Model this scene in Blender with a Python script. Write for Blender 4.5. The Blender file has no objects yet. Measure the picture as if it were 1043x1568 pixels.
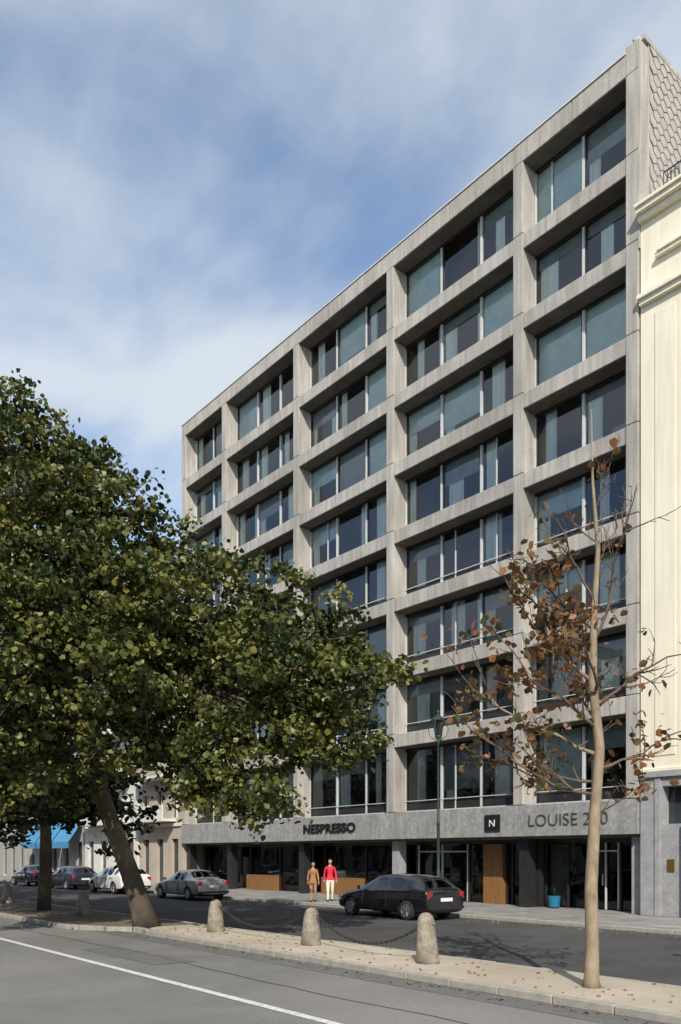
import bpy, bmesh, math, random
import numpy as np
from mathutils import Vector, Matrix
random.seed(7); rng = np.random.default_rng(11)
scene = bpy.context.scene
COL = scene.collection
# ------------------------------------------------------------------ helpers
def link(o, parent=None):
    COL.objects.link(o)
    if parent is not None: o.parent = parent
    return o
def empty(name, loc=(0,0,0), rz=0):
    e = bpy.data.objects.new(name, None); e.location = loc; e.rotation_euler=(0,0,rz)
    e.empty_display_size=.3
    return link(e)
def nodes_of(m):
    m.use_nodes=True; nt=m.node_tree
    return nt, nt.nodes, nt.links
def mat(name, c1, c2=None, scale=3.0, rough=.8, bump=0.0, metal=0.0, detail=4, stretch=(1,1,1), coat=0.0, c3=None, fine=None, spec=.5, streak=0):
    m=bpy.data.materials.new(name); nt,N,L=nodes_of(m)
    b=N['Principled BSDF']; b.inputs['Roughness'].default_value=rough; b.inputs['Metallic'].default_value=metal
    b.inputs['Specular IOR Level'].default_value=spec
    b.inputs['Coat Weight'].default_value=coat
    b.inputs['Coat Roughness'].default_value=.04
    flat = c2 is None
    c2 = c2 or c1
    if flat and not bump and fine is None:
        b.inputs['Base Color'].default_value=(*c1,1)
        if rough>.3: 
            tc=N.new('ShaderNodeTexCoord'); nz=N.new('ShaderNodeTexNoise'); nz.inputs['Scale'].default_value=scale; nz.inputs['Detail'].default_value=2; L.new(tc.outputs['Object'],nz.inputs['Vector'])
            mr=N.new('ShaderNodeMapRange'); mr.inputs[3].default_value=rough-.08; mr.inputs[4].default_value=rough+.08; L.new(nz.outputs['Fac'],mr.inputs[0]); L.new(mr.outputs[0],b.inputs['Roughness'])
        return m
    tc=N.new('ShaderNodeTexCoord'); mp=N.new('ShaderNodeMapping'); mp.inputs['Scale'].default_value=stretch
    L.new(tc.outputs['Object'],mp.inputs['Vector'])
    nz=N.new('ShaderNodeTexNoise'); nz.inputs['Scale'].default_value=scale; nz.inputs['Detail'].default_value=detail
    nz.inputs['Roughness'].default_value=.6
    L.new(mp.outputs[0],nz.inputs['Vector'])
    cr=N.new('ShaderNodeValToRGB'); cr.color_ramp.elements[0].position=.32; cr.color_ramp.elements[1].position=.68
    cr.color_ramp.elements[0].color=(*c1,1); cr.color_ramp.elements[1].color=(*c2,1)
    L.new(nz.outputs['Fac'],cr.inputs['Fac'])
    out=cr.outputs['Color']
    if c3 is not None:
        n2=N.new('ShaderNodeTexNoise'); n2.inputs['Scale'].default_value=scale*.17; n2.inputs['Detail'].default_value=5
        L.new(tc.outputs['Object'],n2.inputs['Vector'])
        r2=N.new('ShaderNodeValToRGB'); r2.color_ramp.elements[0].position=.45; r2.color_ramp.elements[1].position=.65
        L.new(n2.outputs['Fac'],r2.inputs['Fac'])
        mx=N.new('ShaderNodeMix'); mx.data_type='RGBA'; L.new(r2.outputs['Color'],mx.inputs[0]); L.new(out,mx.inputs[6]); mx.inputs[7].default_value=(*c3,1)
        out=mx.outputs[2]
    fn=None
    def mult(src,node,lo,hi,a=.3,b_=.7):
        mr=N.new('ShaderNodeMapRange'); mr.inputs[1].default_value=a; mr.inputs[2].default_value=b_; mr.inputs[3].default_value=lo; mr.inputs[4].default_value=hi
        L.new(node.outputs['Fac'],mr.inputs[0])
        mm=N.new('ShaderNodeMix'); mm.data_type='RGBA'; mm.blend_type='MULTIPLY'; mm.inputs[0].default_value=1
        L.new(src,mm.inputs[6]); L.new(mr.outputs[0],mm.inputs[7]); return mm.outputs[2]
    if streak:
        m3=N.new('ShaderNodeMapping'); m3.inputs['Scale'].default_value=(5,5,.35); L.new(tc.outputs['Object'],m3.inputs['Vector'])
        n3=N.new('ShaderNodeTexNoise'); n3.inputs['Scale'].default_value=1.2; n3.inputs['Detail'].default_value=3; L.new(m3.outputs[0],n3.inputs['Vector'])
        out=mult(out,n3,1-streak,1.06,.36,.62)
    if fine is not None:
        fn=N.new('ShaderNodeTexNoise'); fn.inputs['Scale'].default_value=fine; fn.inputs['Detail'].default_value=2
        L.new(tc.outputs['Object'],fn.inputs['Vector'])
        out=mult(out,fn,.8,1.18)
    L.new(out,b.inputs['Base Color'])
    if bump:
        bp=N.new('ShaderNodeBump'); bp.inputs['Strength'].default_value=bump; bp.inputs['Distance'].default_value=.02
        L.new((fn or nz).outputs['Fac'],bp.inputs['Height']); L.new(bp.outputs[0],b.inputs['Normal'])
    return m
def mesh_obj(name, verts, faces, mats, midx=None, parent=None, smooth=False):
    me=bpy.data.meshes.new(name); me.from_pydata(verts,[],faces)
    for m in mats: me.materials.append(m)
    if midx is not None: me.polygons.foreach_set('material_index',midx)
    if smooth: me.polygons.foreach_set('use_smooth',[True]*len(me.polygons))
    me.update()
    return link(bpy.data.objects.new(name,me),parent)
class MB:
    def __init__(s,name,mats,parent=None): s.n=name; s.m=mats; s.p=parent; s.v=[]; s.f=[]; s.i=[]
    def box(s,x0,x1,y0,y1,z0,z1,mi=0):
        if x0>x1:x0,x1=x1,x0
        if y0>y1:y0,y1=y1,y0
        b=len(s.v)
        s.v+=[(x0,y0,z0),(x1,y0,z0),(x1,y1,z0),(x0,y1,z0),(x0,y0,z1),(x1,y0,z1),(x1,y1,z1),(x0,y1,z1)]
        s.f+=[(b,b+3,b+2,b+1),(b+4,b+5,b+6,b+7),(b,b+1,b+5,b+4),(b+1,b+2,b+6,b+5),(b+2,b+3,b+7,b+6),(b+3,b,b+4,b+7)]
        s.i+=[mi]*6
    def quad(s,pts,mi=0):
        b=len(s.v); s.v+=[tuple(p) for p in pts]; s.f.append(tuple(range(b,b+len(pts)))); s.i.append(mi)
    def tube(s,pts,rad,n=8,mi=0,cap=True):
        pts=[Vector([float(c) for c in p]) for p in pts]; rad=[float(r) for r in rad]; b=len(s.v); K=len(pts)
        ref=Vector((0,0,1))
        for k,p in enumerate(pts):
            d=(pts[min(k+1,K-1)]-pts[max(k-1,0)]).normalized()
            a=d.cross(ref)
            if a.length<.15: a=d.cross(Vector((1,0,0)))
            a.normalize(); c=d.cross(a)
            for j in range(n):
                t=2*math.pi*j/n; q=p+(a*math.cos(t)+c*math.sin(t))*rad[k]; s.v.append(tuple(q))
        for k in range(K-1):
            for j in range(n):
                j2=(j+1)%n
                s.f.append((b+k*n+j,b+k*n+j2,b+(k+1)*n+j2,b+(k+1)*n+j)); s.i.append(mi)
        if cap:
            s.f.append(tuple(b+j for j in range(n))[::-1]); s.i.append(mi)
            s.f.append(tuple(b+(K-1)*n+j for j in range(n))); s.i.append(mi)
    def lathe(s,prof,cx,cy,n=20,mi=0,jit=0):
        b=len(s.v)
        for (r,z) in prof:
            for j in range(n):
                t=2*math.pi*j/n; rr=r*(1+jit*(random.random()-.5)); s.v.append((cx+rr*math.cos(t),cy+rr*math.sin(t),z))
        for k in range(len(prof)-1):
            for j in range(n):
                j2=(j+1)%n; s.f.append((b+k*n+j,b+k*n+j2,b+(k+1)*n+j2,b+(k+1)*n+j)); s.i.append(mi)
        s.f.append(tuple(b+j for j in range(n))[::-1]); s.i.append(mi)
        K=len(prof)-1; s.f.append(tuple(b+K*n+j for j in range(n))); s.i.append(mi)
    def done(s,smooth=False,bevel=0,parent=None):
        o=mesh_obj(s.n,s.v,s.f,s.m,s.i,parent or s.p,smooth)
        if bevel:
            md=o.modifiers.new('bevel','BEVEL'); md.width=bevel; md.segments=2; md.limit_method='ANGLE'
        return o
# ------------------------------------------------------------------ materials
M_conc=mat('concrete',(.37,.345,.305),(.50,.47,.425),1.3,.85,.25,stretch=(1,1,.35),c3=(.34,.315,.28),fine=30,streak=.2)
M_conc2=mat('concrete_fascia',(.25,.248,.24),(.32,.318,.305),1.0,.8,.1,fine=9,streak=.12)
M_soffit_shade=mat('concrete_soffit',(.09,.075,.06),(.14,.125,.105),1.5,.9,.2)  # concrete darkened so the soffit shade is part of its colour
M_joint=mat('dark_joint',(.05,.05,.05),None,3,.9)
M_alu=mat('painted_aluminium',(.5,.51,.5),(.58,.59,.58),4,.45)
M_dark=mat('dark_metal',(.02,.02,.022),(.03,.03,.03),4,.35)
M_wallin=mat('interior_wall',(.30,.29,.26),(.36,.35,.32),.6,.9)
M_carp=mat('carpet',(.06,.06,.06),(.08,.08,.08),2,.95)
M_curt=mat('curtain_sheer',(.78,.81,.76),(.87,.89,.84),6,.9,stretch=(4,4,.3))
M_blind=mat('roller_blind',(.48,.58,.58),(.60,.70,.68),2,.8)
M_blind2=mat('roller_blind_grey',(.24,.27,.28),(.31,.34,.34),2,.8)
M_cream=mat('cream_render',(.78,.72,.56),(.83,.77,.62),.8,.85,.08,c3=(.75,.68,.52),streak=.04)
M_stone=mat('grey_stone',(.27,.27,.28),(.36,.36,.36),3,.8,.2,fine=25)
M_beige=mat('beige_stone',(.42,.36,.28),(.5,.44,.35),2,.85,.2)
M_pink=mat('pinkish_render',(.40,.33,.27),(.46,.39,.32),1.5,.85,.1)
M_white=mat('white_render',(.6,.59,.55),(.7,.69,.64),1.5,.85,.1)
M_slate=mat('slate_scale',(.34,.31,.27),(.46,.42,.37),4,.75,.1)
M_asph=mat('asphalt',(.16,.156,.147),(.195,.19,.18),.9,.9,.5,c3=(.23,.22,.205),fine=60,spec=.3)
M_asph2=mat('asphalt_side_road',(.05,.05,.051),(.075,.075,.075),.9,.9,.5,c3=(.09,.088,.085),fine=60,spec=.3)
M_sand=mat('sandy_gravel',(.40,.345,.27),(.50,.44,.35),1.2,.95,.4,c3=(.35,.295,.225),fine=45)
M_soil=mat('ground_soil',(.12,.1,.07),(.16,.13,.09),.5,.95,.3)
M_kerb=mat('granite_kerb',(.28,.26,.23),(.38,.36,.32),5,.8,.3,fine=50)
M_paint=mat('road_paint',(.45,.45,.43),(.75,.75,.72),9,.7,.2,fine=40)
M_bol=mat('weathered_stone',(.20,.17,.135),(.38,.34,.28),6,.9,.8,c3=(.14,.115,.09),fine=35)
M_bark=mat('plane_bark',(.08,.06,.04),(.17,.135,.095),5,.9,.8,stretch=(1,1,.35),c3=(.06,.045,.035))
M_bark2=mat('young_bark',(.20,.15,.10),(.36,.29,.20),8,.85,.7,stretch=(1,1,.5),c3=(.24,.2,.14))
M_twig=mat('twig_bark',(.1,.07,.05),(.17,.12,.08),5,.9)
M_wood=mat('oak_panel',(.20,.095,.03),(.28,.14,.05),3,.45,.1,stretch=(6,6,.5))
M_green=mat('dark_green_painted_iron',(.012,.035,.028),(.02,.05,.04),6,.45)
M_iron=mat('rusty_iron',(.03,.025,.02),(.06,.045,.035),20,.7)
M_roof=mat('roofing',(.1,.1,.1),(.14,.14,.14),1,.9)
def paving():
    m=bpy.data.materials.new('paving_slabs'); nt,N,L=nodes_of(m); b=N['Principled BSDF']; b.inputs['Roughness'].default_value=.85
    tc=N.new('ShaderNodeTexCoord'); br=N.new('ShaderNodeTexBrick'); br.inputs['Scale'].default_value=1
    br.inputs['Brick Width'].default_value=.6; br.inputs['Row Height'].default_value=.4; br.inputs['Mortar Size'].default_value=.008
    br.inputs['Color1'].default_value=(.22,.215,.2,1); br.inputs['Color2'].default_value=(.29,.28,.265,1); br.inputs['Mortar'].default_value=(.09,.085,.08,1)
    L.new(tc.outputs['Object'],br.inputs['Vector'])
    nz=N.new('ShaderNodeTexNoise'); nz.inputs['Scale'].default_value=.8; nz.inputs['Detail'].default_value=5; L.new(tc.outputs['Object'],nz.inputs['Vector'])
    mr=N.new('ShaderNodeMapRange'); mr.inputs[1].default_value=.3;mr.inputs[2].default_value=.7;mr.inputs[3].default_value=.7;mr.inputs[4].default_value=1.2
    L.new(nz.outputs['Fac'],mr.inputs[0]); mm=N.new('ShaderNodeMix'); mm.data_type='RGBA'; mm.blend_type='MULTIPLY'; mm.inputs[0].default_value=1
    L.new(br.outputs['Color'],mm.inputs[6]); L.new(mr.outputs[0],mm.inputs[7]); L.new(mm.outputs[2],b.inputs['Base Color'])
    return m
M_pave=paving()
def glassmat(name,tint,refl=.10,rough=.01):
    m=bpy.data.materials.new(name); nt,N,L=nodes_of(m); N.remove(N['Principled BSDF']); out=N['Material Output']
    tr=N.new('ShaderNodeBsdfTransparent'); tr.inputs[0].default_value=(*tint,1)
    gl=N.new('ShaderNodeBsdfGlossy'); gl.inputs['Color'].default_value=(.92,.96,1,1); gl.inputs['Roughness'].default_value=rough
    fr=N.new('ShaderNodeFresnel'); fr.inputs['IOR'].default_value=1.55
    ad=N.new('ShaderNodeMath'); ad.operation='ADD'; ad.inputs[1].default_value=refl; ad.use_clamp=True; L.new(fr.outputs[0],ad.inputs[0])
    mx=N.new('ShaderNodeMixShader'); L.new(ad.outputs[0],mx.inputs[0]); L.new(tr.outputs[0],mx.inputs[1]); L.new(gl.outputs[0],mx.inputs[2]); L.new(mx.outputs[0],out.inputs[0])
    tc=N.new('ShaderNodeTexCoord'); nz=N.new('ShaderNodeTexNoise'); nz.inputs['Scale'].default_value=.9; L.new(tc.outputs['Object'],nz.inputs['Vector'])
    bp=N.new('ShaderNodeBump'); bp.inputs['Strength'].default_value=.06; bp.inputs['Distance'].default_value=.1; L.new(nz.outputs['Fac'],bp.inputs['Height']); L.new(bp.outputs[0],gl.inputs['Normal'])
    return m
M_glass=glassmat('window_glass',(.92,.96,.95),.04)
M_shop=glassmat('shop_glass',(.36,.4,.4),.0)
M_carglass=glassmat('car_glass',(.12,.14,.14),.05)
M_wdark=mat('dark_window',(.02,.025,.03),(.05,.06,.065),.4,.08)
def leafmat(name,cols,trans=.35):
    m=bpy.data.materials.new(name); nt,N,L=nodes_of(m); b=N['Principled BSDF']; b.inputs['Roughness'].default_value=.45; b.inputs['Specular IOR Level'].default_value=.4
    at=N.new('ShaderNodeAttribute'); at.attribute_name='rnd'
    cr=N.new('ShaderNodeValToRGB'); e=cr.color_ramp.elements
    e[0].position=0; e[0].color=(*cols[0],1); e[1].position=1; e[1].color=(*cols[-1],1)
    for i,c in enumerate(cols[1:-1]):
        q=e.new((i+1)/(len(cols)-1)); q.color=(*c,1)
    L.new(at.outputs['Fac'],cr.inputs['Fac']); L.new(cr.outputs[0],b.inputs['Base Color'])
    if trans>0:
        tl=N.new('ShaderNodeBsdfTranslucent'); L.new(cr.outputs[0],tl.inputs[0])
        mx=N.new('ShaderNodeMixShader'); mx.inputs[0].default_value=trans; L.new(b.outputs[0],mx.inputs[1]); L.new(tl.outputs[0],mx.inputs[2])
        L.new(mx.outputs[0],N['Material Output'].inputs[0])
    return m
M_leaf=leafmat('plane_leaves',[(.022,.036,.010),(.045,.065,.015),(.085,.105,.024),(.15,.155,.038),(.23,.20,.058)],.16)
M_leafd=leafmat('plane_leaves_dark',[(.02,.032,.01),(.035,.05,.014),(.06,.07,.02)],0)
M_leafa=leafmat('autumn_leaves',[(.06,.065,.025),(.13,.10,.035),(.22,.12,.045),(.30,.12,.05),(.12,.055,.03)])
# ------------------------------------------------------------------ camera / sun / sky
cam=bpy.data.cameras.new('camera'); co=link(bpy.data.objects.new('camera',cam)); scene.camera=co
co.location=(14.56,-24.67,2.0); co.rotation_euler=(math.pi/2,0,math.radians(50.62))
cam.sensor_fit='HORIZONTAL'; cam.sensor_width=36; cam.lens=36*1250/1043; cam.shift_y=.503; cam.clip_end=3000; cam.clip_start=.1
sd=Vector((.61,-.47,.62)).normalized()
sun=bpy.data.lights.new('sun','SUN'); sun.energy=5.0; sun.angle=math.radians(.5); sun.color=(1,.93,.82)
so=link(bpy.data.objects.new('sun',sun)); so.rotation_euler=sd.to_track_quat('Z','Y').to_euler(); so.location=(30,-40,60)
w=bpy.data.worlds.new('World'); scene.world=w; w.use_nodes=True; nt=w.node_tree; N=nt.nodes; L=nt.links
bg=N['Background']; bg.inputs[1].default_value=.11
sk=N.new('ShaderNodeTexSky'); sk.sky_type='NISHITA'; sk.sun_disc=False; sk.sun_elevation=math.asin(sd.z); sk.sun_rotation=math.atan2(sd.x,sd.y)
sk.air_density=1.0; sk.dust_density=.3; sk.ozone_density=1.3
def wm(op,a,b=None,clamp=False):
    n=N.new('ShaderNodeMath'); n.operation=op; n.use_clamp=clamp
    for i,v in enumerate((a,b)):
        if v is None: continue
        if isinstance(v,(int,float)): n.inputs[i].default_value=v
        else: L.new(v,n.inputs[i])
    return n.outputs[0]
tc=N.new('ShaderNodeTexCoord'); sep=N.new('ShaderNodeSeparateXYZ'); L.new(tc.outputs['Generated'],sep.inputs[0])
zz_=wm('MAXIMUM',wm('ADD',sep.outputs[2],.22),.05)
cb=N.new('ShaderNodeCombineXYZ'); L.new(wm('DIVIDE',sep.outputs[0],zz_),cb.inputs[0]); L.new(wm('DIVIDE',sep.outputs[1],zz_),cb.inputs[1])
mp=N.new('ShaderNodeMapping'); mp.inputs['Rotation'].default_value=(0,0,math.radians(20)); mp.inputs['Scale'].default_value=(1.0,1.25,1); mp.inputs['Location'].default_value=(5.3,2.2,0)
L.new(cb.outputs[0],mp.inputs[0])
n1=N.new('ShaderNodeTexNoise'); n1.inputs['Scale'].default_value=1.75; n1.inputs['Detail'].default_value=8; n1.inputs['Roughness'].default_value=.5; n1.inputs['Distortion'].default_value=.35
L.new(mp.outputs[0],n1.inputs['Vector'])
mp2=N.new('ShaderNodeMapping'); mp2.inputs['Rotation'].default_value=(0,0,math.radians(-25)); mp2.inputs['Scale'].default_value=(1.0,2.2,1); L.new(cb.outputs[0],mp2.inputs[0])
n2=N.new('ShaderNodeTexNoise'); n2.inputs['Scale'].default_value=3.6; n2.inputs['Detail'].default_value=6; n2.inputs['Roughness'].default_value=.55; n2.inputs['Distortion'].default_value=.4; L.new(mp2.outputs[0],n2.inputs['Vector'])
e1=wm('DIVIDE',wm('SUBTRACT',sep.outputs[2],.485),.038); gb=wm('EXPONENT',wm('MULTIPLY',wm('MULTIPLY',e1,e1),-1.0))
e2=wm('DIVIDE',wm('SUBTRACT',sep.outputs[2],.37),.07); gb2=wm('EXPONENT',wm('MULTIPLY',wm('MULTIPLY',e2,e2),-1.0))
dens=wm('ADD',wm('ADD',n1.outputs['Fac'],wm('MULTIPLY',gb,.14)),wm('MULTIPLY',wm('SUBTRACT',n2.outputs['Fac'],.5),.20))
dens=wm('SUBTRACT',dens,wm('MULTIPLY',gb2,.10))
cr=N.new('ShaderNodeValToRGB'); cr.color_ramp.interpolation='EASE'; cr.color_ramp.elements[0].position=.33; cr.color_ramp.elements[1].position=.69
cr.color_ramp.elements[0].color=(.06,.06,.06,1); cr.color_ramp.elements[1].color=(.92,.92,.92,1)
L.new(dens,cr.inputs['Fac'])
hs=N.new('ShaderNodeHueSaturation'); hs.inputs['Saturation'].default_value=1.0; hs.inputs['Value'].default_value=1.85; L.new(sk.outputs[0],hs.inputs['Color'])
mx=N.new('ShaderNodeMix'); mx.data_type='RGBA'; L.new(cr.outputs[0],mx.inputs[0]); L.new(hs.outputs[0],mx.inputs[6]); mx.inputs[7].default_value=(6.6,7.2,7.8,1)
L.new(mx.outputs[2],bg.inputs[0])
vs=scene.view_settings; vs.view_transform='Standard'; vs.look='None'; vs.exposure=0; vs.gamma=1
# ------------------------------------------------------------------ ground
mesh_obj('ground',[(-900,-900,-.135),(900,-900,-.135),(900,900,-.135),(-900,900,-.135)],[(0,1,2,3)],[M_soil])
mesh_obj('main_road',[(-400,-29,-.122),(200,-29,-.122),(200,-12,-.122),(-400,-12,-.122)],[(0,1,2,3)],[M_asph])
mesh_obj('side_road',[(-400,-12.95,-.118),(200,-12.95,-.118),(200,-4.2,-.118),(-400,-4.2,-.118)],[(0,1,2,3)],[M_asph2])
lm=MB('road_marking',[M_paint]); x=-120
while x<60:
    lm.quad([(x,-18.33,-.114),(x+3,-18.33,-.114),(x+3,-18.18,-.114),(x,-18.18,-.114)]); x+=3.0
lm.done()
M_tar=mat('tar_patch',(.115,.115,.11),(.145,.145,.14),3,.85,.3,fine=50); M_seam=mat('tar_seam',(.06,.06,.06),None,3,.7)
rp=MB('road_patch',[M_tar,M_seam])
rp.quad([(-3.2,-17.6,-.116),(.2,-17.5,-.116),(.3,-16.6,-.116),(-3.1,-16.75,-.116)])
rp.quad([(-80,-15.62,-.117),(40,-15.62,-.117),(40,-15.05,-.117),(-80,-15.05,-.117)])
x=-40; y=-16.9
while x<14:
    y2=y+random.uniform(-.05,.05); y2=min(max(y2,-17.1),-16.6); rp.quad([(x,y-.012,-.1145),(x+.5,y2-.012,-.1145),(x+.5,y2+.012,-.1145),(x,y+.012,-.1145)],1); x+=.5; y=y2
rp.done()
pv=MB('pavement',[M_pave]); pv.box(-400,200,-4.05,9,-.13,0.0); pv.done()
pv=MB('far_pavement',[M_pave]); pv.box(-400,200,-38,-29.2,-.13,0.0); pv.done()
def kerb(name,y0,y1,xa,xb,z=.008):
    k=MB(name,[M_kerb]); x=xa
    while x<xb:
        l=.98; k.box(x,x+l-.012,y0,y1,-.125,z+random.uniform(-.006,.006)); x+=l
    return k.done(bevel=.018)
kerb('pavement_kerb',-4.22,-4.055,-70,40)
md=MB('median_strip',[M_sand])
pts=[(60,-14.88),(60,-12.95),(-5.2,-12.95),(-6.2,-12.95),(-6.2,-14.2),(-5.9,-14.6),(-5.2,-14.88)]
def prism(mb,pts,z0,z1,mi=0):
    b=len(mb.v); n=len(pts)
    mb.v+=[(p[0],p[1],z0) for p in pts]+[(p[0],p[1],z1) for p in pts]
    mb.f.append(tuple(b+n+i for i in range(n))); mb.i.append(mi)
    for i in range(n):
        j=(i+1)%n; mb.f.append((b+i,b+j,b+n+j,b+n+i)); mb.i.append(mi)
prism(md,pts,-.13,0.0); md.done()
kerb('median_kerb',-15.04,-14.885,-5.2,60)
kerb('median_kerb',-12.945,-12.80,-60,60)
sb=MB('planted_verge',[M_soil]); prism(sb,[(-6.25,-12.95),(-120,-12.95),(-120,-15.9),(-9,-15.9),(-7.2,-15.4),(-6.25,-14.5)],-.13,-.004); sb.done()
kerb('verge_kerb',-16.06,-15.905,-60,-8.9)
ck=MB('verge_kerb',[M_kerb])
for a,b in [((-8.9,-15.98),(-8.0,-15.7)),((-7.95,-15.68),(-7.1,-15.35)),((-7.05,-15.3),(-6.5,-14.8)),((-6.45,-14.75),(-5.85,-14.75)),((-5.85,-14.75),(-5.22,-14.95))]:
    A=Vector((*a,0));B=Vector((*b,0)); d=(B-A).normalized(); n_=Vector((-d.y,d.x,0))*.075
    prism(ck,[(A-n_)[:2],(B-n_)[:2],(B+n_)[:2],(A+n_)[:2]],-.125,.006)
ck.done(bevel=.015)
# ------------------------------------------------------------------ office building
B=empty('office_building')
C=[-.25,-4.97,-12.05,-19.1,-26.12,-30.9]; CW=.225
Z=[25.3,22.3,19.3,16.3,13.3,10.3,7.3,3.85]
LX=-31.13
fr=MB('concrete_frame',[M_conc],B)
for ci,c in enumerate(C):
    tops=[27.98]+Z[:-1]; 
    for zi,z1 in enumerate(tops):
        fr.box(c-CW,c+CW,random.uniform(-.004,.004),.80,Z[zi]+.02,z1)
for zi,z in enumerate(Z[:-1]):
    for a,b in zip(C[:-1],C[1:]):
        fr.box(b+CW+.006,a-CW-.006,.03,.80,z-.58,z)
for a,b in zip(C[:-1],C[1:]):
    m_=(a+b)/2
    fr.box(b-CW+.01,m_-.008,.006,.8,27.992,28.72); fr.box(m_+.004,a-CW-.002,.009,.8,27.992,28.72)
fr.box(C[0]-CW,C[0]+CW,-.003,.8,27.992,28.95)
fr.done(bevel=.022)
cap=MB('parapet_capping',[M_alu,M_dark],B); cap.box(LX-.03,C[0]-CW-.01,-.03,.85,28.725,28.79)
for c in C[1:]: cap.box(c-.1,c+.1,.15,.4,28.79,28.98)
cap.box(-.4,-.36,.3,.34,28.95,29.35,1); cap.box(-.2,-.05,.1,.3,28.95,29.12)
cap.done(bevel=.008)
co_=MB('core_walls',[M_soffit_shade,M_wallin,M_carp,M_joint],B)
for c in C: 
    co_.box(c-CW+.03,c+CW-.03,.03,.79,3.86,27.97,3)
    co_.box(c-.08,c+.08,.86,5.0,3.9,27.9,1)
for zi,z in enumerate(Z):
    co_.box(LX+.02,-.42,.86,5.0,z-.35,z-.05,2) 
    co_.box(LX+.02,-.42,.90,5.0,z-.58,z-.36,1)
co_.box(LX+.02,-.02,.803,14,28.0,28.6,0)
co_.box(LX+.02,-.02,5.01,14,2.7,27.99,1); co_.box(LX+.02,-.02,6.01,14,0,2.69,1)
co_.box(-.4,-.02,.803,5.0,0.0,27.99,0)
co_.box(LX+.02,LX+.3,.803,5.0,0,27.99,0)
co_.done()
fa=MB('sign_fascia',[M_conc2,M_joint],B)
edges=[LX]+[c for c in C[::-1][1:-1]]+[0]
for a,b in zip(edges[:-1],edges[1:]):
    fa.box(a+.008,b-.008,-.06,.35,2.68,3.84)
fa.box(LX+.05,-.05,.0,1.3,2.70,3.82,1)
fa.done(bevel=.012)
sof=MB('shopfront_soffit',[M_soffit_shade],B); sof.box(LX+.06,-.06,.36,6,2.60,2.69); sof.done()
mu=MB('window_frames',[M_alu,M_dark],B); gl=MB('window_panes',[M_glass],B); cu=MB('curtains_and_blinds',[M_curt,M_blind,M_blind2],B)
furn=MB('office_interiors',[M_dark,M_wallin,M_wood],B)
for zi,z0 in enumerate(Z):
    z1=(27.99 if zi==0 else Z[zi-1]-.58)
    for bi,(a,b) in enumerate(zip(C[:-1],C[1:])):
        xa,xb=b+CW+.005,a-CW-.005
        npan=3 if (a-b)>6 else 2
        mu.box(xa,xb,.74,.86,z0,z0+.09); mu.box(xa,xb,.74,.86,z1-.12,z1,1)
        low = (zi>=4 and bi in(0,1,2)) or zi>=6
        if low:
            mu.box(xa,xb,.705,.728,z0+.50,z0+.53,0)
            mu.box(xa,xb,.79,.83,z0+.09,z0+.45,1)
        mw=(xb-xa)/npan
        for p in range(npan):
            pa=xa+p*mw; pb=pa+mw
            mu.box(pa-.05 if p else pa,pa+.05,.73,.87,z0+.091,z1-.121)
            if p==npan-1: mu.box(pb-.05,pb,.73,.87,z0+.091,z1-.121)
            if random.random()<.45:
                mu.box(pa+.05,pb-.05,.76,.84,z0+.091,z0+.15,1); mu.box(pa+.05,pa+.11,.76,.84,z0+.15,z1-.121,1); mu.box(pb-.11,pb-.05,.76,.84,z0+.15,z1-.121,1)
            elif random.random()<.25:
                u=pa+random.choice([.35,.65])*mw; mu.box(u-.03,u+.03,.77,.84,z0+.091,z1-.121,0)
            j=[random.uniform(-.008,.008) for _ in range(4)]
            gl.quad([(pa+.04,.80+j[0],z0+.08),(pb-.04,.80+j[1],z0+.08),(pb-.04,.80+j[2],z1-.11),(pa+.04,.80+j[3],z1-.11)])
            r=random.random()
            full = (zi in(0,2) and r<.6) or r<.25
            def drape(u0,u1,yy=.915):
                u1=min(u1,pb-.03); n=max(3,int((u1-u0)/.05)); vv=[]
                for k in range(n+1):
                    u=u0+(u1-u0)*k/n; vv.append((u,yy+.028*math.sin(k*2.1+u*7)))
                for k in range(n):
                    cu.quad([(vv[k][0],vv[k][1],z0+.02),(vv[k+1][0],vv[k+1][1],z0+.02),(vv[k+1][0],vv[k+1][1],z1-.02),(vv[k][0],vv[k][1],z1-.02)],0)
            if full:
                drop=random.choice([.45,.7,.85,1,1]); cu.quad([(pa+.06,.875,z1-(z1-z0)*drop+.05),(pb-.06,.875,z1-(z1-z0)*drop+.05),(pb-.06,.875,z1-.02),(pa+.06,.875,z1-.02)],random.choice([1,1,2]))
                if drop<.9 or random.random()<.4: drape(pa+.1,pa+.6)
            else:
                if random.random()<.85: s0=random.uniform(0,.6); drape(pa+.05+s0,pa+s0+random.uniform(.4,.9))
                if random.random()<.5: drape(pb-random.uniform(.2,.6),pb-.04)
                if random.random()<.35: 
                    dd=random.uniform(.4,1.1); cu.quad([(pa+.06,.88,z1-dd),(pb-.06,.88,z1-dd),(pb-.06,.88,z1-.02),(pa+.06,.88,z1-.02)],2)
            if random.random()<.7:
                fx=random.uniform(pa+.3,pb-.6); furn.box(fx,fx+random.uniform(.3,1.0),1.5,2.2,z0-.04,z0+random.uniform(.7,1.3),random.choice([0,1,2]))
mu.done(); gl.done(); cu.done(smooth=False); furn.done()
ss=MB('loggia_soffits',[M_soffit_shade],B)  # thin dark sheets under the beams, shade painted as colour
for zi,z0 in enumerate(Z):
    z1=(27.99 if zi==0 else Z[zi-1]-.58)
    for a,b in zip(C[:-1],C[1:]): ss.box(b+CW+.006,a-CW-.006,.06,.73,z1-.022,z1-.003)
ss.done()
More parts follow.
